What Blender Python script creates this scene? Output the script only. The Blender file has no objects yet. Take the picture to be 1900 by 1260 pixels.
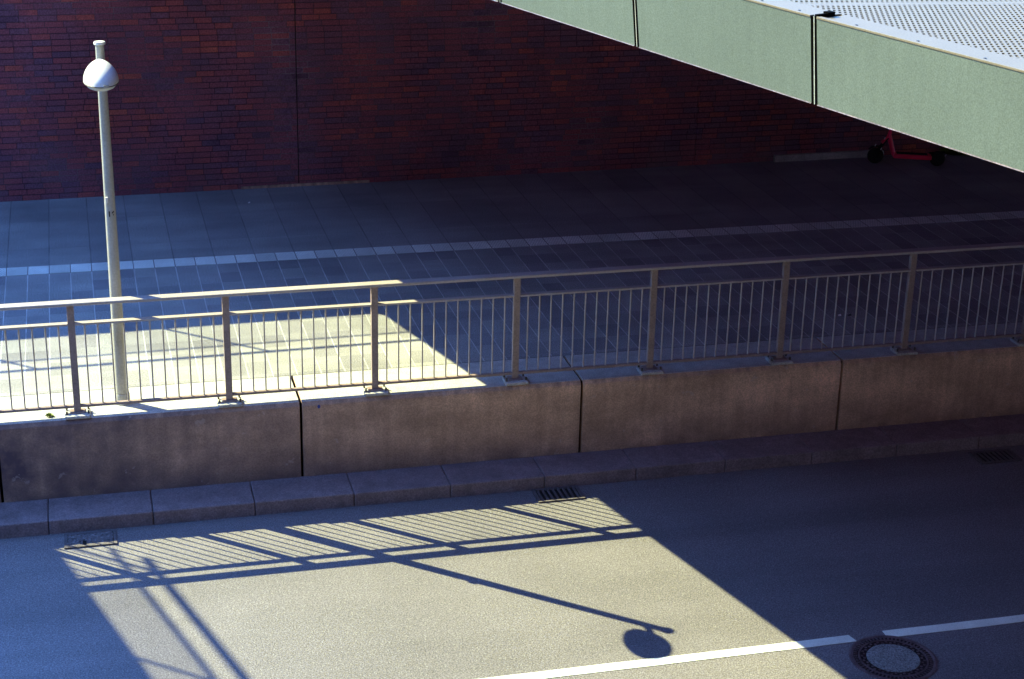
import bpy, bmesh, math, random
from mathutils import Vector, Matrix

random.seed(7)
SC = bpy.context.scene
COL = SC.collection
rad = math.radians

# ------------------------------------------------------------------ camera
PITCH, YAW, ROLL = 0.36534, 0.25628, 0.02294
CAM = Vector((0.19504, -16.27276, 6.91262))
d = Vector((math.sin(YAW)*math.cos(PITCH), math.cos(YAW)*math.cos(PITCH), -math.sin(PITCH)))
r0 = Vector((math.cos(YAW), -math.sin(YAW), 0)); u0 = r0.cross(d)
c_, s_ = math.cos(ROLL), math.sin(ROLL)
rr = c_*r0 + s_*u0; uu = -s_*r0 + c_*u0
cam_data = bpy.data.cameras.new('camera'); cam = bpy.data.objects.new('camera', cam_data); COL.objects.link(cam)
cam.matrix_world = Matrix(((rr.x, uu.x, -d.x, CAM.x), (rr.y, uu.y, -d.y, CAM.y), (rr.z, uu.z, -d.z, CAM.z), (0, 0, 0, 1)))
cam_data.sensor_width = 36.0; cam_data.lens = 3183.57/1900*36
cam_data.clip_start = 0.1; cam_data.clip_end = 3000
SC.camera = cam

# ------------------------------------------------------------------ light
SX, SY = 0.980, -0.833                       # shadow displacement per metre of height
EXPOSURE = 2.02
SUN_EL = math.atan(1/math.hypot(SX, SY))
to_sun = Vector((-SX, -SY, 1)).normalized()
world = bpy.data.worlds.new('World'); SC.world = world; world.use_nodes = True
wn = world.node_tree; bg = wn.nodes['Background']
sky = wn.nodes.new('ShaderNodeTexSky'); sky.sky_type = 'NISHITA'; sky.sun_disc = False
sky.sun_elevation = SUN_EL; sky.sun_rotation = math.atan2(to_sun.x, to_sun.y)
sky.air_density = 1.0; sky.dust_density = 0.1; sky.ozone_density = 4.0
bg.inputs['Strength'].default_value = 0.15
tint = wn.nodes.new('ShaderNodeMix'); tint.data_type = 'RGBA'; tint.blend_type = 'MULTIPLY'; tint.inputs[0].default_value = 1
wn.links.new(sky.outputs[0], tint.inputs[6]); tint.inputs[7].default_value = (1.15, 1.72, 2.35, 1)      # deep blue air
wn.links.new(tint.outputs[2], bg.inputs['Color'])
sl = bpy.data.lights.new('sun', 'SUN'); sl.energy = 4.0; sl.angle = rad(0.25); sl.color = (1.0, 0.985, 0.51)
sun = bpy.data.objects.new('sun', sl); COL.objects.link(sun)
sun.rotation_euler = to_sun.to_track_quat('Z', 'Y').to_euler(); sun.location = (-20, 20, 30)
vs = SC.view_settings; vs.view_transform = 'Standard'; vs.look = 'None'; vs.gamma = 1; vs.exposure = EXPOSURE
SC.render.engine = 'CYCLES'
SC.cycles.max_bounces = 8; SC.cycles.diffuse_bounces = 5

# ------------------------------------------------------------------ levels and lines
ZR = -0.985           # road
ZK = -0.838           # kerb top
YK = -0.622           # kerb face
YW = -0.125           # retaining wall face
def wall_y(x): return 7.80 + 0.02*x           # foot of the brick wall
RH = 6.5              # brick building roof edge
def br_x(y): return 0.177 - 0.286*y          # lower edge of the big bridge's side
BD = Vector((0.275, -0.9614, 0)).normalized()   # along the bridge, towards the camera side
BN = Vector((0.9614, 0.275, 0)).normalized()    # across the bridge, to its inside

# ------------------------------------------------------------------ node helpers
class NT:
    def __init__(s, name):
        s.m = bpy.data.materials.new(name); s.m.use_nodes = True
        s.t = s.m.node_tree; s.b = s.t.nodes['Principled BSDF']; s.pos_ = None
    def n(s, typ, **kw):
        x = s.t.nodes.new(typ)
        for k, v in kw.items(): setattr(x, k, v)
        return x
    def lk(s, a, b): s.t.links.new(a, b)
    def set(s, inp, v):
        if hasattr(v, 'is_output'): s.lk(v, inp)
        elif isinstance(v, (tuple, list)) and len(v) == 3 and inp.type == 'RGBA': inp.default_value = (*v, 1)
        else: inp.default_value = v
    def pos(s):
        if not s.pos_: s.pos_ = s.n('ShaderNodeNewGeometry').outputs['Position']
        return s.pos_
    def sep(s, v=None):
        x = s.n('ShaderNodeSeparateXYZ'); s.lk(v or s.pos(), x.inputs[0]); return x.outputs
    def comb(s, x, y, z=0.0):
        c = s.n('ShaderNodeCombineXYZ')
        for i, v in enumerate((x, y, z)): s.set(c.inputs[i], v)
        return c.outputs[0]
    def ma(s, op, a, b=0.0, c=0.0, clamp=False):
        x = s.n('ShaderNodeMath', operation=op, use_clamp=clamp)
        s.set(x.inputs[0], a); s.set(x.inputs[1], b)
        if len(x.inputs) > 2: s.set(x.inputs[2], c)
        return x.outputs[0]
    def noise(s, scale, vec=None, detail=2.0, rough=0.5):
        x = s.n('ShaderNodeTexNoise'); s.set(x.inputs['Scale'], scale); s.set(x.inputs['Detail'], detail)
        s.set(x.inputs['Roughness'], rough); s.lk(vec or s.pos(), x.inputs['Vector']); return x.outputs[0]
    def white(s, vec):
        x = s.n('ShaderNodeTexWhiteNoise', noise_dimensions='3D'); s.lk(vec, x.inputs['Vector']); return x.outputs['Value']
    def scalev(s, vec, sc):
        x = s.n('ShaderNodeVectorMath', operation='MULTIPLY'); s.lk(vec or s.pos(), x.inputs[0]); x.inputs[1].default_value = sc; return x.outputs[0]
    def ramp(s, f, stops, interp='LINEAR'):
        x = s.n('ShaderNodeValToRGB'); s.lk(f, x.inputs[0]); e = x.color_ramp.elements; x.color_ramp.interpolation = interp
        while len(e) > 1: e.remove(e[0])
        e[0].position = stops[0][0]; e[0].color = (*stops[0][1], 1)
        for p, c in stops[1:]:
            k = e.new(p); k.color = (*c, 1)
        return x.outputs[0]
    def mix(s, f, a, b, typ='MIX'):
        x = s.n('ShaderNodeMix', data_type='RGBA', blend_type=typ)
        s.set(x.inputs[0], f); s.set(x.inputs[6], a); s.set(x.inputs[7], b); return x.outputs[2]
    def mulf(s, col, f):          # colour times a number
        x = s.n('ShaderNodeVectorMath', operation='SCALE'); s.set(x.inputs[0], col if hasattr(col, 'is_output') else tuple(col))
        s.set(x.inputs['Scale'], f); return x.outputs[0]
    def vary(s, f, lo, hi):       # noise 0.3..0.7 -> lo..hi
        x = s.n('ShaderNodeMapRange', clamp=True); s.set(x.inputs['Value'], f)
        for k, v in (('From Min', .3), ('From Max', .7), ('To Min', lo), ('To Max', hi)): s.set(x.inputs[k], v)
        return x.outputs[0]
    def bump(s, h, dist, strength=1.0):
        x = s.n('ShaderNodeBump'); s.set(x.inputs['Distance'], dist); s.set(x.inputs['Strength'], strength); s.set(x.inputs['Height'], h)
        s.lk(x.outputs[0], s.b.inputs['Normal'])
    def done(s, col, rough=0.8, metal=0.0, spec=0.4):
        s.set(s.b.inputs['Base Color'], col); s.set(s.b.inputs['Roughness'], rough)
        s.b.inputs['Metallic'].default_value = metal; s.b.inputs['Specular IOR Level'].default_value = spec
        return s.m
    def cells(s, x, y, w, h, off=0.0):
        """running grid: returns per-cell random value, distance to nearest x joint and y joint (metres)"""
        v = s.ma('DIVIDE', y, h); row = s.ma('FLOOR', v)
        o = s.ma('MULTIPLY', s.ma('MODULO', s.ma('ABSOLUTE', row), 2.0), off)
        u = s.ma('ADD', s.ma('DIVIDE', x, w), o); cell = s.ma('FLOOR', u)
        fu = s.ma('SUBTRACT', u, cell); fv = s.ma('SUBTRACT', v, row)
        dx = s.ma('MULTIPLY', s.ma('MINIMUM', fu, s.ma('SUBTRACT', 1.0, fu)), w)
        dy = s.ma('MULTIPLY', s.ma('MINIMUM', fv, s.ma('SUBTRACT', 1.0, fv)), h)
        return s.comb(cell, row, 0.37), dx, dy

def simple(name, col, rough=.7, metal=0.0, fine=(90, .12), coarse=(2.5, .12), bump=0.0, spec=.4):
    t = NT(name)
    f = t.vary(t.noise(fine[0], detail=1), 1-fine[1], 1+fine[1]); g = t.vary(t.noise(coarse[0], detail=3), 1-coarse[1], 1+coarse[1])
    if bump: t.bump(t.noise(fine[0]*1.3), bump)
    return t.done(t.mulf(col, t.ma('MULTIPLY', f, g)), rough, metal, spec)

def m_asphalt():
    t = NT('asphalt'); p = t.pos()
    fine = t.vary(t.noise(75, detail=1), .52, 1.48)
    grit = t.n('ShaderNodeTexVoronoi'); grit.inputs['Scale'].default_value = 60; t.lk(p, grit.inputs['Vector'])
    stones = t.ma('MULTIPLY', t.ma('GREATER_THAN', t.white(t.scalev(grit.outputs['Position'], (997, 997, 997))), .84), t.ma('LESS_THAN', grit.outputs['Distance'], .34))
    long = t.vary(t.noise(1.0, t.scalev(p, (.16, 1.5, 1)), 3), .86, 1.12)
    patch = t.vary(t.noise(.9, None, 4), .92, 1.08)
    v = t.ma('MULTIPLY', t.ma('MULTIPLY', fine, long), patch)
    col = t.mulf((.168, .157, .174), v)
    xx, yy, zz = t.sep()
    track = t.ma('ABSOLUTE', t.ma('SINE', t.ma('MULTIPLY', t.ma('ADD', yy, t.ma('MULTIPLY', t.noise(.4), .5)), 1.9)))
    col = t.mulf(col, t.ma('ADD', .93, t.ma('MULTIPLY', track, .11)))                    # wheel-polished bands
    oil = t.ma('MULTIPLY', t.ma('SUBTRACT', t.noise(2.6, None, 3, .6), .66), 4.0, clamp=True)
    col = t.mix(t.ma('MULTIPLY', oil, .5), col, (.07, .065, .07))
    gut = t.ma('SUBTRACT', 1.0, t.ma('DIVIDE', t.ma('SUBTRACT', YK, yy), .16), clamp=True)
    col = t.mix(t.ma('MULTIPLY', gut, t.vary(t.noise(9, None, 4, .7), .0, .75)), col, (.23, .20, .19))   # grit in the gutter
    col = t.mix(t.ma('MULTIPLY', stones, .6), col, (.34, .34, .335))
    t.bump(t.noise(85, detail=2), .003)
    return t.done(col, t.vary(t.noise(1.0, t.scalev(p, (.16, 1.5, 1)), 3), .66, .52), 0, .45)

def m_pavers():
    t = NT('paving'); x, y, z = t.sep()
    xo = t.ma('ADD', x, .78)
    # near band: concrete pavers with pale sanded joints
    cell, dx, dy = t.cells(xo, t.ma('ADD', y, .06), .2549, .383)
    rnd = t.white(cell)
    a = t.ramp(rnd, [(0, (.25, .245, .26)), (.20, (.285, .28, .29)), (.38, (.315, .31, .315)), (.75, (.33, .33, .33)), (.9, (.35, .35, .345))], 'CONSTANT')
    jx = t.ma('LESS_THAN', dx, .0055); jy = t.ma('LESS_THAN', dy, .004)
    jn = t.vary(t.noise(3.0), .35, 1.0)
    a = t.mix(t.ma('MULTIPLY', jx, jn), a, (.66, .66, .655)); a = t.mix(t.ma('MULTIPLY', jy, t.ma('MULTIPLY', jn, .45)), a, (.5, .5, .495))
    # far band: large slabs with dark joints
    cell2, dx2, dy2 = t.cells(xo, t.ma('SUBTRACT', y, 4.30), .51, 1.22, .0)
    r2 = t.white(cell2)
    b = t.ramp(r2, [(0, (.26, .26, .27)), (.5, (.29, .29, .295)), (1, (.32, .32, .32))])
    j2 = t.ma('MULTIPLY', t.ma('MAXIMUM', t.ma('LESS_THAN', dx2, .007), t.ma('MULTIPLY', t.ma('LESS_THAN', dy2, .007), .45)), t.vary(t.noise(1.7), .35, 1.0))
    b = t.mix(t.ma('MULTIPLY', j2, .75), b, (.10, .10, .11))
    far = t.ma('GREATER_THAN', y, 4.6)
    col = t.mix(far, a, b)
    near = t.ma('LESS_THAN', y, .61)                 # wall coping zone stays plain
    col = t.mix(near, col, (.42, .42, .41))
    dirt = t.vary(t.noise(.8, None, 5, .6), .78, 1.14); fine = t.vary(t.noise(70, detail=1), .64, 1.36)
    smear = t.vary(t.noise(1.0, t.scalev(t.pos(), (.35, 2.4, 1)), 4), .88, 1.12)
    col = t.mulf(col, t.ma('MULTIPLY', t.ma('MULTIPLY', dirt, fine), smear))
    t.bump(t.ma('SUBTRACT', t.noise(70), t.ma('MULTIPLY', t.ma('MULTIPLY', j2, far), 1.5)), .002)
    return t.done(col, .8)

def m_brick():
    t = NT('brickwork'); x, y, z = t.sep(); zz = t.ma('ADD', z, 10.0)
    row = t.ma('FLOOR', t.ma('DIVIDE', zz, .0833))
    jit = t.ma('MULTIPLY', t.white(t.comb(row, 3.3, 1.0)), .25)       # wild bond
    cell, dx, dy = t.cells(t.ma('ADD', x, jit), zz, .25, .0833, .5)
    rnd = t.white(cell); drift = t.noise(1.1, None, 3)
    f = t.ma('ADD', t.ma('MULTIPLY', rnd, .60), t.ma('MULTIPLY', t.ma('SUBTRACT', drift, .30), 1.0), clamp=True)
    col = t.ramp(f, [(0, (.11, .050, .085)), (.14, (.17, .085, .14)), (.3, (.22, .095, .14)), (.46, (.26, .085, .118)), (.68, (.32, .088, .11)), (.86, (.44, .105, .095)), (1, (.62, .16, .11))])
    jm = t.ma('MAXIMUM', t.ma('LESS_THAN', dx, .005), t.ma('LESS_THAN', dy, .0065))
    mort = t.ramp(t.noise(.75, None, 3), [(.42, (.06, .03, .05)), (.56, (.16, .09, .11)), (.7, (.26, .19, .21))])
    col = t.mix(t.ma('MULTIPLY', jm, .85), col, mort)
    fine = t.vary(t.noise(55, detail=2), .70, 1.30); big = t.vary(t.noise(.5, None, 4), .75, 1.25)
    # salts washed out near the foot
    lo = t.ma('MULTIPLY', t.ma('SUBTRACT', 1.0, t.ma('DIVIDE', z, .9), clamp=True), t.vary(t.noise(1.3, None, 4), -.3, .35), clamp=True)
    col = t.mulf(col, t.ma('MULTIPLY', fine, big)); col = t.mix(lo, col, (.22, .16, .17))
    t.bump(t.ma('SUBTRACT', 1.0, jm), .004)
    return t.done(col, .85, 0, .25)

def m_concrete(name, base, stain=.35, scale=1.4):
    t = NT(name)
    a = t.vary(t.noise(scale, None, 5, .6), 1-stain, 1+stain*.6)
    b = t.vary(t.noise(9, None, 4, .6), .86, 1.12); c = t.vary(t.noise(70, detail=1), .76, 1.24)
    drip = t.vary(t.noise(1.0, t.scalev(t.pos(), (5, 5, .7)), 3), .88, 1.08)
    t.bump(t.noise(60), .0015)
    return t.done(t.mulf(base, t.ma('MULTIPLY', t.ma('MULTIPLY', a, b), t.ma('MULTIPLY', c, drip))), .85, 0, .3)

def m_wall():
    t = NT('wall_concrete'); x, y, z = t.sep(); p = t.pos()
    a = t.vary(t.noise(1.0, t.scalev(p, (.7, 1, 1.6)), 6, .62), .62, 1.22)
    b = t.vary(t.noise(4, None, 4, .55), .86, 1.10); c = t.vary(t.noise(75, detail=1), .80, 1.20)
    run = t.vary(t.noise(1.0, t.scalev(p, (9, 9, .5)), 3), .84, 1.10)
    col = t.mulf((.64, .42, .30), t.ma('MULTIPLY', t.ma('MULTIPLY', a, b), t.ma('MULTIPLY', c, run)))
    h = t.ma('ADD', z, .86)                                            # height above the kerb: road splash near the foot
    splash = t.ma('MULTIPLY', t.ma('SUBTRACT', 1.0, t.ma('DIVIDE', h, .42), clamp=True), t.vary(t.noise(3.2, None, 4), .1, .75))
    col = t.mix(splash, col, (.13, .085, .095))
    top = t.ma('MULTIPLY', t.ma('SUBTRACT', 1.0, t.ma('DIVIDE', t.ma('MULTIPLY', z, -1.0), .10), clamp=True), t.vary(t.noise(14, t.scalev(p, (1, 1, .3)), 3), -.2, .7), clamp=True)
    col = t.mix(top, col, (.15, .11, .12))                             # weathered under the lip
    algae_shade = t.ma('MULTIPLY', t.ma('SUBTRACT', 1.0, t.ma('DIVIDE', t.ma('SUBTRACT', x, -1.0), 4.6), clamp=True), t.vary(t.noise(3.0, None, 4, .6), .45, 1.25), clamp=True)
    col = t.mix(algae_shade, col, (.12, .085, .105))                          # algae on the left, with that end's dimmer light painted in
    bloom = t.ma('GREATER_THAN', t.noise(5.5, None, 5, .7), .66)
    col = t.mix(t.ma('MULTIPLY', bloom, .35), col, (.55, .45, .42))
    t.bump(t.noise(40, detail=4), .003)
    return t.done(col, .88, 0, .25)

def m_tactile():
    t = NT('tactile_tile'); x, y, z = t.sep()
    xo = t.ma('ADD', x, .78)
    cell, dx, dy = t.cells(xo, t.ma('SUBTRACT', y, 4.49), .2549, .40)
    rnd = t.white(cell)
    c2, bx, by = t.cells(xo, t.ma('SUBTRACT', y, 4.49), .2549/7, .040, .5)
    knob = t.ma('MULTIPLY', t.ma('GREATER_THAN', bx, .005), t.ma('GREATER_THAN', by, .006))
    col = t.mulf(t.mix(knob, (.56, .64, .60), (.97, .99, .95)), t.vary(rnd, .86, 1.05))
    col = t.mix(t.ma('LESS_THAN', dx, .005), col, (.10, .10, .10))
    col = t.mulf(col, t.ma('MULTIPLY', t.vary(t.noise(2.0, None, 4), .85, 1.1), t.vary(t.noise(70, detail=1), .85, 1.15)))
    t.bump(knob, .004)
    return t.done(col, .7)

M = {}
M['asphalt'] = m_asphalt(); M['paving'] = m_pavers(); M['brick'] = m_brick(); M['tactile'] = m_tactile()
M['wall_concrete'] = m_wall()
M['coping'] = m_concrete('coping_concrete', (.47, .46, .45), .08, 2)
M['kerb'] = m_concrete('kerb_granite', (.245, .19, .205), .15, 2)
M['pale_concrete'] = m_concrete('pale_concrete', (.42, .40, .40), .25, 3)
def m_line():
    t = NT('road_paint')
    wear = t.ma('MULTIPLY', t.ma('SUBTRACT', t.noise(38, None, 4, .75), .60), 9.0, clamp=True)
    col = t.mulf((.86, .91, .85), t.ma('MULTIPLY', t.vary(t.noise(3, None, 4), .88, 1.06), t.vary(t.noise(90), .9, 1.1)))
    return t.done(t.mix(t.ma('MULTIPLY', wear, .65), col, (.25, .24, .25)), .6)
M['paint_line'] = m_line()
M['rail'] = simple('rail_metal_shaded', (.30, .225, .210), .42, fine=(60, .15), coarse=(4, .14), spec=.5)  # same metal as the handrail, darkened to imitate shaded faces
M['handrail'] = simple('rail_metal_lit', (.42, .37, .355), .38, fine=(50, .12), coarse=(3, .10), spec=.6)  # lighter copy of the railing metal, for parts that look sunlit
M['bolt'] = simple('bolt_steel', (.10, .09, .08), .5, .6)
M['white'] = simple('white_paint', (.72, .72, .69), .4, fine=(60, .05), coarse=(6, .04), spec=.45)
M['pole'] = simple('pole_paint', (.42, .42, .39), .45, fine=(60, .10), coarse=(4, .06), spec=.4)
M['opal'] = simple('opal_plastic', (.55, .57, .55), .25, fine=(60, .03), coarse=(5, .03), spec=.5)
M['black'] = simple('black_rubber', (.002, .002, .002), .9, fine=(60, .1), spec=.02)
def m_fascia():
    t = NT('green_grey_panel'); p = t.pos()
    streak = t.vary(t.noise(1.0, t.scalev(p, (22, 22, .9)), 3), .95, 1.04); blot = t.vary(t.noise(1.3, None, 4), .92, 1.07)
    f = t.vary(t.noise(170, detail=1), .80, 1.20)
    return t.done(t.mulf((.113, .138, .118), t.ma('MULTIPLY', t.ma('MULTIPLY', streak, blot), f)), .5, 0, .3)
M['fascia'] = m_fascia()
M['deckwhite'] = simple('white_deck_paint', (.152, .121, .080), .6, fine=(120, .14), coarse=(7, .05), spec=.3)
M['deckdark'] = simple('dark_underlay', (.012, .012, .012), .9)
M['soffit'] = simple('violet_bounce_soffit', (.22, .07, .27), .9)  # unseen underside, coloured to throw violet bounce into the shade on the right
M['iron'] = simple('cast_iron', (.032, .020, .024), .5, .3, fine=(120, .35), coarse=(8, .2), bump=.001)
M['iron_light'] = simple('worn_iron', (.17, .125, .135), .45, .4, fine=(120, .35), coarse=(12, .3))
M['grate'] = simple('grate_iron', (.125, .11, .12), .6, .1, fine=(90, .35), coarse=(8, .2))
M['infill'] = simple('cover_infill', (.21, .21, .215), .85, fine=(75, .55), coarse=(6, .12))
M['silt'] = simple('silt', (.15, .135, .145), .95, fine=(45, .55), coarse=(12, .4))
M['red'] = simple('red_paint', (1.0, .025, .11), .35, fine=(60, .08), spec=.5)
M['tyre'] = simple('tyre_rubber', (.010, .010, .011), .8)
M['reflector'] = simple('reflector', (.85, .82, .95), .3)
M['leaf'] = simple('leaf', (.15, .20, .035), .6, fine=(40, .3), coarse=(30, .3))
M['litter'] = simple('paper', (.85, .85, .85), .6)
M['ink'] = simple('ink', (.008, .008, .008), .6)
M['blue'] = simple('blue_paint', (.04, .07, .30), .6)
M['roof'] = simple('roof_felt', (.10, .10, .10), .9)
M['render'] = m_concrete('dark_render', (.045, .035, .035), .1, .6)
M['glass'] = simple('window_glass', (.02, .025, .03), .1)

# ------------------------------------------------------------------ mesh helpers
class MB:
    def __init__(s): s.v = []; s.f = []
    def add(s, vs, fs):
        o = len(s.v); s.v += [tuple(p) for p in vs]; s.f += [tuple(i+o for i in f) for f in fs]
    def box(s, x0, x1, y0, y1, z0, z1):
        s.add([(x0,y0,z0),(x1,y0,z0),(x1,y1,z0),(x0,y1,z0),(x0,y0,z1),(x1,y0,z1),(x1,y1,z1),(x0,y1,z1)],
              [(0,3,2,1),(4,5,6,7),(0,1,5,4),(1,2,6,5),(2,3,7,6),(3,0,4,7)])
    def bar(s, a, b, w, h, up=(0,0,1)):
        """rectangular bar from a to b, w across, h along up"""
        a, b = Vector(a), Vector(b); t = (b-a).normalized(); up = Vector(up); sd = t.cross(up).normalized(); up = sd.cross(t).normalized()
        vs = []
        for p in (a, b):
            for i, j in ((-1,-1),(1,-1),(1,1),(-1,1)): vs.append(p + sd*(w/2*i) + up*(h/2*j))
        s.add(vs, [(0,1,2,3),(7,6,5,4),(0,4,5,1),(1,5,6,2),(2,6,7,3),(3,7,4,0)])
    def tube(s, pts, rads, n=14, cap=True):
        pts = [Vector(p) for p in pts]; rings = []
        if not hasattr(rads, '__len__'): rads = [rads]*len(pts)
        ref = None
        for i, p in enumerate(pts):
            t = (pts[min(i+1, len(pts)-1)] - pts[max(i-1, 0)]).normalized()
            if ref is None: ref = t.orthogonal().normalized()
            a = (ref - t*ref.dot(t)).normalized(); b = t.cross(a); ref = a
            rings.append([p + (a*math.cos(2*math.pi*k/n) + b*math.sin(2*math.pi*k/n))*rads[i] for k in range(n)])
        vs = [v for r in rings for v in r]; fs = []
        for i in range(len(pts)-1):
            for k in range(n): fs.append((i*n+k, i*n+(k+1)%n, (i+1)*n+(k+1)%n, (i+1)*n+k))
        if cap: fs += [tuple(reversed(range(n))), tuple((len(pts)-1)*n+k for k in range(n))]
        s.add(vs, fs)
    def lathe(s, c, prof, n=32, cap0=False, cap1=False):
        c = Vector(c); vs = []; fs = []
        for r, z in prof:
            for k in range(n): vs.append(c + Vector((r*math.cos(2*math.pi*k/n), r*math.sin(2*math.pi*k/n), z)))
        for i in range(len(prof)-1):
            for k in range(n): fs.append((i*n+k, i*n+(k+1)%n, (i+1)*n+(k+1)%n, (i+1)*n+k))
        if cap0: fs.append(tuple(reversed(range(n))))
        if cap1: fs.append(tuple((len(prof)-1)*n+k for k in range(n)))
        s.add(vs, fs)
    def prism(s, poly, z0, z1):
        n = len(poly); s.add([(x,y,z0) for x,y in poly]+[(x,y,z1) for x,y in poly],
            [tuple(reversed(range(n))), tuple(range(n,2*n))]+[(i,(i+1)%n,n+(i+1)%n,n+i) for i in range(n)])
    def build(s, name, mat, parent=None, smooth=False, bevel=0.0, seg=2):
        me = bpy.data.meshes.new(name); o = bpy.data.objects.new(name, me); COL.objects.link(o)
        off = Vector((0,0,0))
        if parent:
            o.parent = parent; off = WL[parent.name]
        me.from_pydata([tuple(Vector(p)-off) for p in s.v], [], s.f); me.materials.append(mat)
        bm = bmesh.new(); bm.from_mesh(me); bmesh.ops.recalc_face_normals(bm, faces=bm.faces)
        if bevel: bmesh.ops.bevel(bm, geom=[e for e in bm.edges if e.is_manifold and e.calc_face_angle(0) > .5], offset=bevel, segments=seg, affect='EDGES', profile=.5)
        bm.to_mesh(me); bm.free()
        if smooth:
            me.shade_smooth()
            if hasattr(me, 'set_sharp_from_angle'): me.set_sharp_from_angle(angle=rad(40))
        WL[o.name] = off.copy()
        return o
WL = {}
def thing(name, label, cat, loc=(0,0,0), group=None):
    o = bpy.data.objects.new(name, None); COL.objects.link(o); o.location = loc; WL[o.name] = Vector(loc)
    return tag(o, label, cat, group)
def tag(o, label, cat, group=None):
    o['label'] = label; o['category'] = cat
    if group: o['group'] = group
    return o
def struct(o, label=None, kind='structure'):
    o['kind'] = kind
    if label: o['label'] = label
    return o
def clone(o, parent, off):
    c = o.copy(); COL.objects.link(c); c.parent = parent; c.location = o.location + Vector(off); WL[c.name] = WL[o.name] + Vector(off); return c

# ------------------------------------------------------------------ ground, road, pavement
b = MB(); b.add([(-400,-400,ZR-.06),(400,-400,ZR-.06),(400,400,ZR-.06),(-400,400,ZR-.06)], [(0,1,2,3)])
struct(b.build('ground', M['asphalt']), 'dark ground around the street')
b = MB(); b.box(-60, 60, -11.6, YK, ZR-.05, ZR)
struct(b.build('road', M['asphalt']), 'grey asphalt road with a bright patch of sun between shadows')
b = MB(); b.box(-60, 60, .62, 9.0, -.9, 0.0)
struct(b.build('pavement', M['paving']), 'paved footway between railing and brick wall')
b = MB(); b.box(-60, 60, -17.4, -11.6, ZR-.05, ZR+.12)
struct(b.build('far_pavement', M['paving']), 'footway on the near side of the road')
b = MB(); b.box(-40, 60, 4.49, 4.80, -.002, .006)
struct(b.build('tactile_paving', M['tactile']), 'pale strip of knobbed guidance tiles along the footway')
# kerb stones, one metre each, in one strip
b = MB(); x = -0.350 - 30*1.007
for i in range(90):
    x0 = x + i*1.007; b.box(x0+.003, x0+1.004, YK, YW+.02, ZR-.1, ZK + random.uniform(-.002, .002))
struct(b.build('kerb', M['kerb'], bevel=.012), 'low kerb of long grey stones under the concrete wall')
# lane line, broken at the manhole
b = MB()
def line(x0, x1, y0, y1, z, e0=0.0, e1=0.0):
    n = 40; top = []; bot = []
    for i in range(n+1):
        t = i/n; top.append((x0 + (x1-x0)*t + (e0*(1-t)), y1 + random.uniform(-.004, .004))); bot.append((x0 + (x1-x0)*t + e1*t, y0 + random.uniform(-.004, .004)))
    b.prism(bot + top[::-1], z, z+.004)
line(-12, 6.57, -4.181, -4.066, ZR+.001, 0, .03)
line(6.90, 18, -4.181, -4.064, ZR+.001, .0, 0)
struct(b.build('road_marking', M['paint_line']), 'white painted lane line interrupted at the manhole')

# ------------------------------------------------------------------ retaining wall under the railing
wall = thing('retaining_wall', 'low concrete wall of cast panels between road and footway, carrying the railing', 'wall', (0, YW, ZR))
for k in range(-6, 14):
    x0 = -.788 + k*3.0; b = MB()
    prof = [(YW, ZR-.1), (YW, -.045), (YW+.028, -.006), (YW+.034, 0.0), (.62, 0.0), (.62, ZR-.1)]
    a0, a1 = x0+.014, x0+2.986
    vs = [(a0, y, z) for y, z in prof] + [(a1, y, z) for y, z in prof]; n = len(prof)
    b.add(vs, [tuple(range(n)), tuple(reversed(range(n, 2*n)))] + [(i, i+n, (i+1)%n+n, (i+1)%n) for i in range(n)])
    me = b.build('wall_panel', M['wall_concrete'], wall, bevel=.004, seg=1)
    me.data.materials.append(M['coping'])
    for f in me.data.polygons:
        if f.normal.z > .6: f.material_index = 1
b = MB(); b.box(-19, 42, YW+.06, .60, ZR, -.03); b.build('joint_filler', M['black'], wall)
b = MB()
for k in range(-4, 12):
    b.box(-.788+k*3.0+.016, -.788+k*3.0+2.984, .616, .623, .0005, .0015)
b.build('coping_joint', M['ink'], wall)
b = MB(); b.lathe((0,0,0), [(.016, 0), (.016, .003)], 9, True, True)
b.v = [(2.395 + p[0]*1.0, YW - .0005 - p[2], -.06 + p[1]*1.3) for p in b.v]
b.build('paint_spot', M['blue'], wall)

# ------------------------------------------------------------------ railing
rl = thing('railing', 'long pale metal railing with flat handrail and thin upright bars on the concrete wall', 'railing')
HR = 1.168
def post_mesh():
    b = MB(); b.box(-.034, .034, -.024, .030, .03, HR+.002)
    return b.build('post', M['rail'], rl, bevel=.004)
p0 = post_mesh()
b = MB(); b.box(-.125, .125, -.118, .085, 0.0, .034)
pad0 = b.build('base_pad', M['coping'], p0, bevel=.012, seg=3)
b = MB(); b.box(-.075, .075, -.06, .06, .034, .044); plate0 = b.build('base_plate', M['rail'], p0, bevel=.003)
b = MB()
for sx in (-.058, .058):
    for sy in (-.045, .045): b.tube([(sx, sy, .044), (sx, sy, .075)], .010, 6)
bolt0 = b.build('bolts', M['bolt'], p0)
b = MB(); b.tube([(0,0,.044), (0,0,.072)], .011, 6); bolt0.data = bolt0.data
bpy.data.objects.remove(bolt0)
bolts = []
for sx in (-.105, .105):
    for sy in (-.062, .052):
        bb = MB(); bb.tube([(sx, sy, .030), (sx, sy, .066)], .0105, 6); bolts.append(bb.build('bolt', M['bolt'], p0))
for k in list(range(-3, 0)) + list(range(1, 12)):
    q = clone(p0, rl, (k*1.5, 0, 0))
    for ch in [pad0, plate0] + bolts:
        c = ch.copy(); COL.objects.link(c); c.parent = q
b = MB(); b.box(-7, 20, -.060, .056, HR, HR+.032); b.build('top_rail', M['handrail'], rl, bevel=.010, seg=3)
first = None
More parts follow.
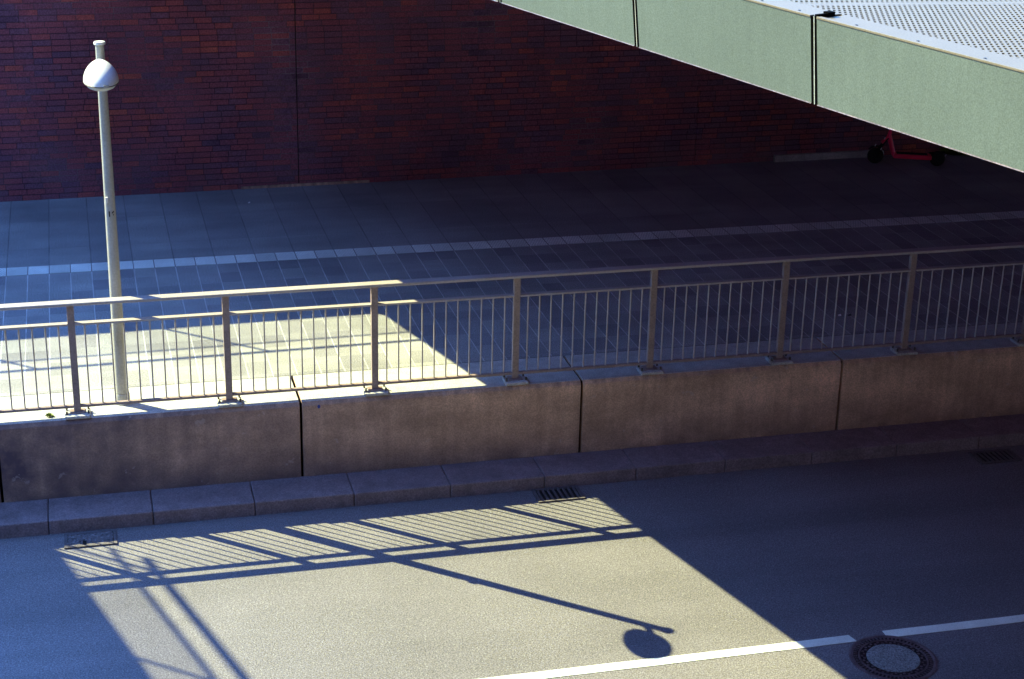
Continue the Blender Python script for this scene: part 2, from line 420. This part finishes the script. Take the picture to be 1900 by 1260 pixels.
for k in range(-3, 11):
    o = (k*1.5, 0, 0)
    if first is None:
        bb = MB(); bb.box(k*1.5+.034, k*1.5+1.466, -.036, .036, .958, .980); mid = bb.build('mid_rail', M['handrail'], rl, bevel=.005)
        bb = MB(); bb.box(k*1.5+.034, k*1.5+1.466, -.022, .022, .084, .112); low = bb.build('bottom_rail', M['rail'], rl, bevel=.004)
        first = k
    else:
        clone(mid, rl, ((k-first)*1.5, 0, 0)); clone(low, rl, ((k-first)*1.5, 0, 0))
bb = MB(); bb.tube([(.125, 0, .112), (.125, 0, .958)], .0080, 10); bal0 = bb.build('baluster', M['handrail'], rl, smooth=True)
n = 1
for k in range(-1, 7):
    for i in range(1, 12):
        if k == 0 and i == 1: continue
        clone(bal0, rl, (k*1.5 + (i-1)*.125, 0, 0))
b = MB()
for k in (-3, -2, 7, 8, 9):
    for i in range(1, 12): b.tube([(k*1.5+i*.125, 0, .112), (k*1.5+i*.125, 0, .958)], .0080, 10)
o = b.build('balusters', M['handrail'], rl); o['kind'] = 'stuff'

# ------------------------------------------------------------------ street lamp
LX, LY = .446, .235
lamp = thing('street_lamp', 'slim white lamp post behind the railing with a bell-shaped lantern near its top', 'street lamp', (LX, LY, 0))
prof = [(LX, LY, 0.0), (LX, LY, 1.2), (LX, LY, 2.4), (LX, LY, 3.66)]
b = MB(); b.tube(prof, [.065, .058, .050, .041], 28); b.build('pole', M['pole'], lamp, smooth=True)
b = MB(); b.lathe((LX, LY, 0), [(.088, 0), (.088, .010), (.076, .020), (.074, .10), (.069, .11)], 28, True, False); b.build('base_sleeve', M['pole'], lamp, smooth=True)
b = MB(); b.lathe((LX, LY, 3.655), [(.046, 0), (.054, .002), (.054, .022), (.05, .028), (0.0005, .030)], 28, False, False); b.build('pole_cap', M['white'], lamp, smooth=True)
HC = Vector((.432, -.155, 3.395))
def shell(b, rows, n=44):
    """rows of (half width, half length, centre y shift, z): stretched rings stacked into the lantern's shell"""
    vs = []; fs = []
    for w, l, dy, z in rows:
        for k in range(n):
            a = 2*math.pi*k/n; cx, sy = math.cos(a), math.sin(a)
            ll = l*(1.0 if sy < 0 else .92); ww = w*(1.0 - .16*max(0, sy))
            vs.append((HC.x + ww*cx, HC.y + dy + ll*sy, HC.z + z))
    for i in range(len(rows)-1):
        for k in range(n): fs.append((i*n+k, i*n+(k+1)%n, (i+1)*n+(k+1)%n, (i+1)*n+k))
    b.add(vs, fs)
b = MB(); b.tube([(LX, LY-.03, 3.50), (LX-.004, LY-.10, 3.515), (HC.x, HC.y+.20, 3.50)], [.026, .024, .026], 12); b.build('arm', M['pole'], lamp, smooth=True)
rows = []
for i in range(13):
    t = i/12; a = t*math.pi/2
    rows.append((.160*math.cos(a)**1.0 + .0004, .270*math.cos(a)**.85 + .0004, .115*t**1.3, .175*math.sin(a)))
b = MB(); shell(b, [(.150, .257, 0, .006), (.158, .267, 0, -.004)] + rows); b.build('lamp_shade', M['white'], lamp, smooth=True)
b = MB(); shell(b, [(.153, .261, 0, .0), (.150, .257, 0, -.018), (.127, .230, 0, -.046), (.09, .18, 0, -.062), (.0004, .0004, 0, -.070)]); b.build('diffuser', M['opal'], lamp, smooth=True)
b = MB(); shell(b, [(.1585, .268, 0, -.002), (.1615, .2715, 0, -.005), (.160, .270, 0, -.011), (.152, .261, 0, -.012)]); b.build('rim_ring', M['bolt'], lamp, smooth=True)
b = MB(); b.bar((HC.x+.015, HC.y-.274, HC.z+.002), (HC.x+.062, HC.y-.264, HC.z+.002), .014, .032); b.build('latch', M['pole'], lamp, bevel=.003)
b = MB(); b.box(LX-.040, LX-.014, LY-.064, LY-.044, 2.12, 2.180); b.build('cable_clip', M['white'], lamp, bevel=.004)
cu = bpy.data.curves.new('number', 'FONT'); cu.body = '16'; cu.size = .075; cu.extrude = .0004; cu.offset = .0022; cu.align_x = 'CENTER'
tmp = bpy.data.objects.new('tmp', cu); COL.objects.link(tmp)
bpy.context.view_layer.update()
me = bpy.data.meshes.new_from_object(tmp.evaluated_get(bpy.context.evaluated_depsgraph_get()))
bpy.data.objects.remove(tmp)
me.materials.clear(); me.materials.append(M['ink'])
for v in me.vertices:                      # wrap the figures round the pole
    a = v.co.x/.058 + .12; R = .0578 + v.co.z
    v.co = Vector((R*math.sin(a), -R*math.cos(a), 1.985 + v.co.y))
num = bpy.data.objects.new('number', me); COL.objects.link(num); num.parent = lamp

# ------------------------------------------------------------------ brick building
bld = thing('brick_building', 'long dark red brick building wall along the back of the footway', 'building', (0, 7.8, 0))
b = MB()
def wpt(x, z, o=0.0): return (x, wall_y(x)+o, z)
segs = [-40, 3.26, 9.41, 15.56, 60]
for a, c in zip(segs[:-1], segs[1:]):
    b = MB(); a2, c2 = a+(.008 if a < 5 else .003), c-(.008 if c < 5 else .003)
    b.add([wpt(a2, -.3), wpt(c2, -.3), wpt(c2, RH), wpt(a2, RH), wpt(a2, -.3, .25), wpt(c2, -.3, .25), wpt(c2, RH, .25), wpt(a2, RH, .25)],
          [(0,1,2,3),(7,6,5,4),(0,4,5,1),(1,5,6,2),(2,6,7,3),(3,7,4,0)])
    b.build('brick_facade', M['brick'], bld)
b = MB(); b.add([wpt(-40, -.3, .03), wpt(60, -.3, .03), wpt(60, RH-.1, .03), wpt(-40, RH-.1, .03), (-40, 25, -.3), (60, 25, -.3), (60, 25, RH-.1), (-40, 25, RH-.1)],
          [(0,1,2,3),(7,6,5,4),(0,4,5,1),(1,5,6,2),(2,6,7,3),(3,7,4,0)]); b.build('core_wall', M['ink'], bld)
b = MB(); b.add([wpt(-40, RH-.06, .24), wpt(60, RH-.06, .24), (60, 25, RH-.06), (-40, 25, RH-.06)], [(0,1,2,3)]); b.build('roof', M['roof'], bld)
def foot_block(label, x0, x1, h, dep, mt):
    b = MB(); b.add([wpt(x0, -.02, -dep), wpt(x1, -.02, -dep), wpt(x1, h, -dep), wpt(x0, h, -dep), wpt(x0, -.02, -.002), wpt(x1, -.02, -.002), wpt(x1, h, -.002), wpt(x0, h, -.002)],
          [(0,1,2,3),(7,6,5,4),(0,4,5,1),(1,5,6,2),(2,6,7,3),(3,7,4,0)])
    return tag(b.build('foot_block', mt, bevel=.008), label, 'concrete block')
foot_block('long pale concrete block at the foot of the wall left of the red scooter', 10.72, 12.6, .105, .07, M['pale_concrete'])
foot_block('thin worn pale strip at the wall foot near the first wall joint', 2.42, 4.3, .040, .012, M['wall_concrete'])
# roof guard rail (above the frame, its shadow crosses the sunny footway)
gr = thing('roof_guard_rail', 'metal guard rail with wire mesh along the roof edge of the brick building', 'guard rail', (0, 7.8, RH))
P = lambda x, z: Vector((x, wall_y(x)+.05, RH+z))
b = MB(); b.tube([P(-14, 1.16), P(14, 1.16)], .026, 8); b.build('top_rail', M['rail'], gr)
b = MB(); b.tube([P(-14, .84), P(14, .84)], .015, 8); b.build('mid_rail', M['rail'], gr)
for k in range(-3, 8):
    x = -5.43 + k*2.46; b = MB(); b.tube([P(x, 0), P(x, 1.16)], .020, 8); b.build('post', M['rail'], gr)
b = MB()
i = 0
while i < 1100:
    x = -14 + i*.025; b.bar(P(x, .03), P(x, .84), .003, .003, (0,1,0)); i += 1
b.build('mesh_infill', M['rail'], gr)

# ------------------------------------------------------------------ big bridge on the right
ZB, ZT = 5.37, 5.721
br = thing('footbridge', 'wide elevated bridge deck with green-grey side panels and white perforated top', 'bridge', (br_x(-10), -10, ZB))
O = Vector((.177, 0, 0))                     # on the lower edge line where y = 0
def bp(u, v, z):                             # u metres towards the camera along the edge, v metres inwards
    p = O + BD*u + BN*v; return Vector((p.x, p.y, z))
LEAN = -.041
u_seam = Vector((3.051-.177, -10.049, 0)).dot(BD)
U0, U1 = u_seam - 1.263*15, u_seam + 1.263*5
def quadbox(b, u0, u1, v0b, v0t, th, z0, z1):
    c = [bp(u0, v0b, z0), bp(u1, v0b, z0), bp(u1, v0t, z1), bp(u0, v0t, z1), bp(u0, v0b+th, z0), bp(u1, v0b+th, z0), bp(u1, v0t+th, z1), bp(u0, v0t+th, z1)]
    b.add(c, [(0,1,2,3),(7,6,5,4),(0,4,5,1),(1,5,6,2),(2,6,7,3),(3,7,4,0)])
b = MB(); quadbox(b, 0, 1.263-.034, 0, LEAN, .004, ZB, ZT-.004)
G = .019
panels = None
for k in range(20):
    ua, ub = U0 + k*1.263 + G, U0 + (k+1)*1.263 - G
    b = MB(); quadbox(b, ua, ub, 0, LEAN, .005, ZB, ZT-.006)
    f = b.build('side_panel', M['fascia'], br)
    b = MB(); quadbox(b, ua, ub, LEAN-.003, LEAN-.003, .022, ZT-.006, ZT+.003); b.build('edge_trim', M['deckwhite'], f, bevel=.0015)
    b = MB(); quadbox(b, ua, ub, -.003, -.002, .02, ZB-.003, ZB+.001); b.build('bottom_lip', M['iron_light'], f)
    b = MB(); quadbox(b, ua, ub, LEAN+.02, LEAN+.02, .135, ZT-.012, ZT-.004); fl = b.build('deck_flange', M['deckwhite'], f)
    b = MB()
    for uu_ in (.18, .52, .86, 1.10):
        c = bp(ua+uu_, LEAN+.045, ZT-.004); b.lathe(c, [(.006, 0), (.006, .003), (.003, .004)], 8, False, True)
    b.build('rivets', M['bolt'], f)
for k in range(0, 21):
    us = U0 + k*1.263
    b = MB()
    quadbox(b, us-G, us-.0025, .001, LEAN+.001, .006, ZB-.002, ZT); quadbox(b, us+.0035, us+G, -.001, LEAN-.001, .006, ZB-.002, ZT+.004)
    quadbox(b, us+.0035, us+G, LEAN+.002, LEAN+.002, .052, ZT-.002, ZT+.010)
    quadbox(b, us-.006, us+G+.004, LEAN+.052, LEAN+.052, .036, ZT-.002, ZT+.016)
    s = b.build('joint_seal', M['black'], br, bevel=0)
    b = MB(); quadbox(b, us-.0030, us+.0020, .001, LEAN+.001, .006, ZB-.003, ZT+.001); b.build('seal_strip', M['pole'], s)
# deck body
b = MB(); c0 = [bp(U0, .012, 0), bp(U1, .012, 0), bp(U1, 30, 0), bp(U0, 30, 0)]
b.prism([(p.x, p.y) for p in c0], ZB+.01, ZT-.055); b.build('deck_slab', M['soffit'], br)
b = MB(); c0 = [bp(U0, .10, 0), bp(U1, .10, 0), bp(U1, 29.9, 0), bp(U0, 29.9, 0)]
b.prism([(p.x, p.y) for p in c0], ZT-.054, ZT-.040); b.build('grating_underlay', M['deckdark'], br)
V0 = LEAN + .155
gd = Vector((.3682, .9298, 0)); gx = Vector((.9968, -.0806, 0))      # directions of the two sets of bars
b = MB(); ng = 0
UA, UB = u_seam-3.0, u_seam+3.6
step = .0218
t = gd.dot(BN)
import itertools
k = 0
while True:
    u = UA + k*step*1.568; k += 1
    if u > UB + 2.2: break
    a = bp(u, V0-.01, ZT-.008); e = a + gd*(2.6/t)
    b.bar((a.x, a.y, ZT-.011), (e.x, e.y, ZT-.011), .0102, .010)
b.build('grating_bars', M['deckwhite'], br)
b = MB(); k = 0; t2 = gx.dot(BN)
perp = abs(BD.dot(Vector((-gx.y, gx.x, 0))))
row = .0435*abs(gd.dot(Vector((-gx.y, gx.x, 0))))
while True:
    u = UA - 1.0 + k*.0444; k += 1
    if u > UB + 3.0: break
    a = bp(u, V0-.01, 0); e = a + gx*(2.6/t2)
    wide = .052 if k % 27 == 4 else .0165
    b.bar((a.x, a.y, ZT-.0115), (e.x, e.y, ZT-.0115), wide, .010)
b.build('grating_cross_bars', M['deckwhite'], br)
b = MB()
for va, vb in ((V0+2.55, 29.9),):
    c0 = [bp(U0, va, 0), bp(U1, va, 0), bp(U1, vb, 0), bp(U0, vb, 0)]; b.prism([(p.x, p.y) for p in c0], ZT-.039, ZT-.006)
b.build('deck_plate', M['deckwhite'], br)

# ------------------------------------------------------------------ second bridge on the left, outside the frame (casts the left shadow)
lb = thing('side_footbridge', 'narrow footbridge left of the view with pipe handrails', 'bridge', (-7.09, -2.5, 8.6))
LZ = 9.0
LD = Vector((.2873, -.9578, 0)); LN = Vector((-.9578, -.2873, 0)); LO = Vector((-7.09, -2.5, 0))
def lp(u, v, z): p = LO + LD*u + LN*v; return Vector((p.x, p.y, z))
def lbox(b, u0, u1, v0, v1, z0, z1):
    c0 = [lp(u0, v0, 0), lp(u1, v0, 0), lp(u1, v1, 0), lp(u0, v1, 0)]; b.prism([(p.x, p.y) for p in c0], z0, z1)
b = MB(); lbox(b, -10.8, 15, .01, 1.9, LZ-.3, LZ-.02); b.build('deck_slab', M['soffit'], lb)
b = MB(); lbox(b, -10.8, 15, .0, .008, LZ-.33, LZ); b.build('side_panel', M['fascia'], lb)
b = MB(); lbox(b, -10.8, 15, .05, 1.85, LZ-.019, LZ); b.build('deck_plate', M['deckwhite'], lb)
for v in (0.03, 1.87):
    b = MB(); b.tube([lp(-10.8, v, LZ+1.0), lp(15, v, LZ+1.0)], .040, 10); b.build('handrail', M['rail'], lb)
    b = MB(); b.tube([lp(-10.8, v, LZ+.68), lp(15, v, LZ+.68)], .027, 10); b.build('mid_rail', M['rail'], lb)
    for k in range(-2, 10):
        u = -8.08 + 2.4*k; b = MB(); b.tube([lp(u, v, LZ-.02), lp(u, v, LZ+1.0)], .022, 8); b.build('post', M['rail'], lb)
b = MB(); u = -10.0
while u < 2.0:
    b.bar(lp(u, .03, LZ), lp(u, .03, LZ+.68), .004, .004, (0,1,0)); u += .03
b.build('mesh_infill', M['rail'], lb)

# ------------------------------------------------------------------ buildings outside the frame; the two end ones are added to block skylight
def block(name, label, x0, x1, y0, y1, h, side):
    t = thing(name, label, 'building', ((x0+x1)/2, (y0+y1)/2, ZR))
    b = MB(); b.box(x0, x1, y0, y1, ZR, h); b.build('facade', M['render'], t)
    b = MB(); b.box(x0-.2, x1+.2, y0-.2, y1+.2, h, h+.3); b.build('roof', M['roof'], t)
    for fl in range(0 if side == 'n' else int(h//3.5)):
        z0, z1 = .9+fl*3.5, 2.8+fl*3.5
        for k in range(-6, 7):
            b = MB()
            if side == 'y': b.box(k*4-.8, k*4+.8, y1-.02, y1+.012, z0, z1)
            else: b.box(x1-.02, x1+.012, -13+k*4-.8+6, -13+k*4+.8+6, z0, z1)
            if (side == 'y' and x0 < k*4-1 and k*4+1 < x1) or (side == 'x' and y0 < -8+k*4 and k*4-6 < y1): b.build('window', M['glass'], t)
block('opposite_building', 'dark rendered building across the road behind the viewpoint', -30, 45, -34, -17.4, 21, 'y')
block('left_sky_blocker', 'unseen dark block added at the left end of the street to cut skylight', -46, -30, -16.5, 7.4, 29, 'x')
block('right_sky_blocker', 'unseen dark block added at the right end of the street to cut skylight under the bridge', 42, 58, -16.5, 7.4, 12, 'n')

# ------------------------------------------------------------------ manhole cover
mc = thing('manhole_cover', 'round iron manhole cover with concrete centre on the lane line', 'manhole cover', (6.79, -4.51, ZR))
C0 = Vector((6.79, -4.51, ZR))
b = MB(); b.lathe(C0, [(.385, 0), (.385, .006), (.365, .009), (.352, .006), (.340, .003)], 64, False, False); b.build('frame_ring', M['iron_light'], mc)
b = MB(); b.lathe(C0, [(.380, .001), (.380, .004), (.0, .0042)], 64); b.build('cover_plate', M['iron'], mc)
b = MB(); b.lathe(C0, [(.305, .004), (.305, .009), (.288, .009), (.288, .004)], 64); b.build('cover_rim', M['iron_light'], mc)
b = MB(); b.lathe(C0, [(.232, .004), (.230, .008), (.0005, .0085)], 48); b.build('concrete_infill', M['infill'], mc)
b = MB()
for k in range(60):
    a = 2*math.pi*k/60; v = Vector((math.cos(a), math.sin(a), 0)); b.bar(C0+v*.312+Vector((0,0,.006)), C0+v*.340+Vector((0,0,.006)), .013, .006)
for k in range(44):
    a = 2*math.pi*(k+.5)/44; v = Vector((math.cos(a), math.sin(a), 0)); r1 = .242 + (.018 if k % 2 else 0)
    b.bar(C0+v*r1+Vector((0,0,.0055)), C0+v*(r1+.020)+Vector((0,0,.0055)), .019, .005)
b.build('cover_lugs', M['iron_light'], mc)

# ------------------------------------------------------------------ gully grates
def gully(x, y, label, clogged=False):
    g = thing('drain_grate', label, 'drain', (x, y, ZR), 'iron drain grates along the kerb')
    L, W = .50, .30
    b = MB(); b.box(x-L/2, x+L/2, y-W/2, y+W/2, ZR, ZR+.003); b.build('pit_dark_plate', M['ink'], g)  # flat black plate stands in for the darkness inside the drain
    b = MB()
    for a0, a1, b0, b1 in ((-L/2, L/2, -W/2, -W/2+.03), (-L/2, L/2, W/2-.03, W/2), (-L/2, -L/2+.03, -W/2+.03, W/2-.03), (L/2-.03, L/2, -W/2+.03, W/2-.03)):
        b.box(x+a0, x+a1, y+b0, y+b1, ZR, ZR+.016)
    b.build('grate_frame', M['grate'], g)
    b = MB()
    for i in range(8):
        xx = x-L/2+.055+i*.0555; b.box(xx-.011, xx+.011, y-W/2+.03, y+W/2-.03, ZR+.003, ZR+.014)
    b.build('grate_slats', M['grate'], g)
    if clogged:
        b = MB(); b.box(x-.215, x-.105, y-.118, y+.118, ZR+.003, ZR+.0135); b.box(x-.02, x+.215, y-.118, y+.118, ZR+.003, ZR+.0138); b.box(x-.105, x-.02, y-.01, y+.118, ZR+.003, ZR+.0133)
        for i in range(40):
            px, py = x+random.uniform(-.24, .24), y+random.uniform(-.14, .14)
            if -.10 < px-x < .0 and py < y: continue
            b.lathe((px, py, ZR+.010), [(random.uniform(.012, .03), 0), (random.uniform(.008, .016), .005), (.001, .007)], 7)
        b.build('silt', M['silt'], g)
gully(.04, -.82, 'iron drain grate clogged with silt near the left end of the kerb', True)
gully(4.79, -.79, 'clear iron drain grate at the kerb beside the top corner of the sunny patch')
gully(9.80, -.86, 'dark iron drain grate in deep shade at the right end of the kerb')

# ------------------------------------------------------------------ red scooter against the brick wall
F = Vector((12.46, 7.56, 0)); ax = Vector((.90, -.30, 0)).normalized(); sd = Vector((-ax.y, ax.x, 0)); Z = Vector((0,0,1))
sc = thing('scooter', 'red kick scooter with black wheels parked by the brick wall under the bridge edge', 'scooter', F)
def S(a, s, z): return F + ax*a + sd*s + Z*z
def wheel(c, r, w):
    b = MB(); nseg = 28; vs = []
    prof = [(r-.045, -w/2), (r-.012, -w/2), (r, -w/4), (r, w/4), (r-.012, w/2), (r-.045, w/2)]
    m = len(prof)
    for k in range(nseg):
        a = 2*math.pi*k/nseg
        for rr_, o in prof: vs.append(c + ax*(rr_*math.cos(a)) + Z*(rr_*math.sin(a)) + sd*o)
    b.add(vs, [(k*m+j, k*m+(j+1)%m, ((k+1)%nseg)*m+(j+1)%m, ((k+1)%nseg)*m+j) for k in range(nseg) for j in range(m)])
    o = b.build('wheel', M['tyre'], sc, smooth=True)
    b = MB(); b.tube([c-sd*(w/2-.004), c+sd*(w/2-.004)], r-.043, 20); b.build('rim', M['tyre'], o)
wheel(S(-.20, 0, .125), .125, .055); wheel(S(.76, 0, .115), .115, .055)
b = MB(); b.bar(S(.07, 0, .145), S(.66, 0, .135), .17, .07); b.build('deck', M['red'], sc, bevel=.015)
b = MB(); b.bar(S(.12, 0, .183), S(.60, 0, .175), .13, .004); b.build('deck_grip', M['tyre'], sc)
b = MB(); b.tube([S(.10, 0, .14), S(.06, 0, .20), S(-.02, 0, .47)], [.040, .038, .036], 12); b.build('neck', M['red'], sc, smooth=True)
b = MB(); b.tube([S(-.02, 0, .42), S(.07, 0, 1.12)], .030, 12); b.build('stem', M['red'], sc, smooth=True)
b = MB(); b.tube([S(.07, -.24, 1.13), S(.07, .24, 1.13)], .018, 10); b.build('handlebar', M['tyre'], sc, smooth=True)
for s in (-.048, .048):
    b = MB(); b.tube([S(-.03, s*.7, .42), S(-.14, s, .26), S(-.20, s, .125)], .014, 8); b.build('fork', M['tyre'], sc, smooth=True)
b = MB()
for k in range(7):
    a0, a1 = rad(20+k*17), rad(20+(k+1)*17); c = S(-.20, 0, .125)
    b.bar(c + ax*(.15*math.cos(a0)) + Z*(.15*math.sin(a0)), c + ax*(.15*math.cos(a1)) + Z*(.15*math.sin(a1)), .07, .010, Z if abs(math.cos((a0+a1)/2)) < .7 else ax)
b.build('front_mudguard', M['tyre'], sc)
b = MB(); b.bar(S(-.12, 0, .33), S(-.02, 0, .43), .08, .05); b.build('fork_crown', M['red'], sc, bevel=.01)
b = MB(); b.bar(S(.62, 0, .20), S(.86, 0, .22), .07, .012); b.build('rear_mudguard', M['tyre'], sc)
for a, s, z in ((-.22, -.036, .30), (-.13, -.056, .25), (-.09, -.06, .42), (.88, -.02, .175)):
    b = MB(); b.bar(S(a-.008, s, z-.016), S(a+.008, s, z+.016), .012, .022, sd); b.build('reflector', M['reflector'], sc, bevel=.002)

# ------------------------------------------------------------------ weeds and litter
def weed(c, R, H, n, label):
    b = MB(); c = Vector(c)
    for i in range(n):
        a = random.uniform(0, 2*math.pi); q = random.random()**.6*R; h = H*random.uniform(.35, 1)*(1-.5*q/R); base = c + Vector((math.cos(a)*q*.5, math.sin(a)*q*.5, 0))
        tip = c + Vector((math.cos(a)*q*1.2, math.sin(a)*q*1.2, h)); w = Vector((-math.sin(a), math.cos(a), 0))*random.uniform(.006, .014); m = (base+tip)/2 + Vector((0,0,.2*h))
        b.add([base, m+w, tip, m-w], [(0,1,2),(0,2,3)])
    return tag(b.build('weed', M['leaf']), label, 'weed')
weed((-.275, .02, 0), .055, .035, 60, 'tiny green weed on the wall top beside the left railing post')
weed((13.85, 7.98, 0), .26, .17, 420, 'yellow-green weeds growing at the wall foot right of the scooter')
def scrap(x, y, s, label, mt='litter'):
    b = MB(); b.add([(x-s, y-s*.6, .004), (x+s*.8, y-s*.8, .006), (x+s, y+s*.5, .018), (x-s*.5, y+s, .008), (x, y, .02)], [(0,1,4),(1,2,4),(2,3,4),(3,0,4)])
    return tag(b.build('litter', M[mt]), label, 'litter')
scrap(2.455, 7.12, .018, 'small white scrap lying on the slabs near the brick wall')
scrap(8.78, 1.228, .022, 'small white scrap on the dark paving behind the railing')
scrap(8.90, 1.21, .024, 'small black scrap just right of the white scrap behind the railing', 'ink')
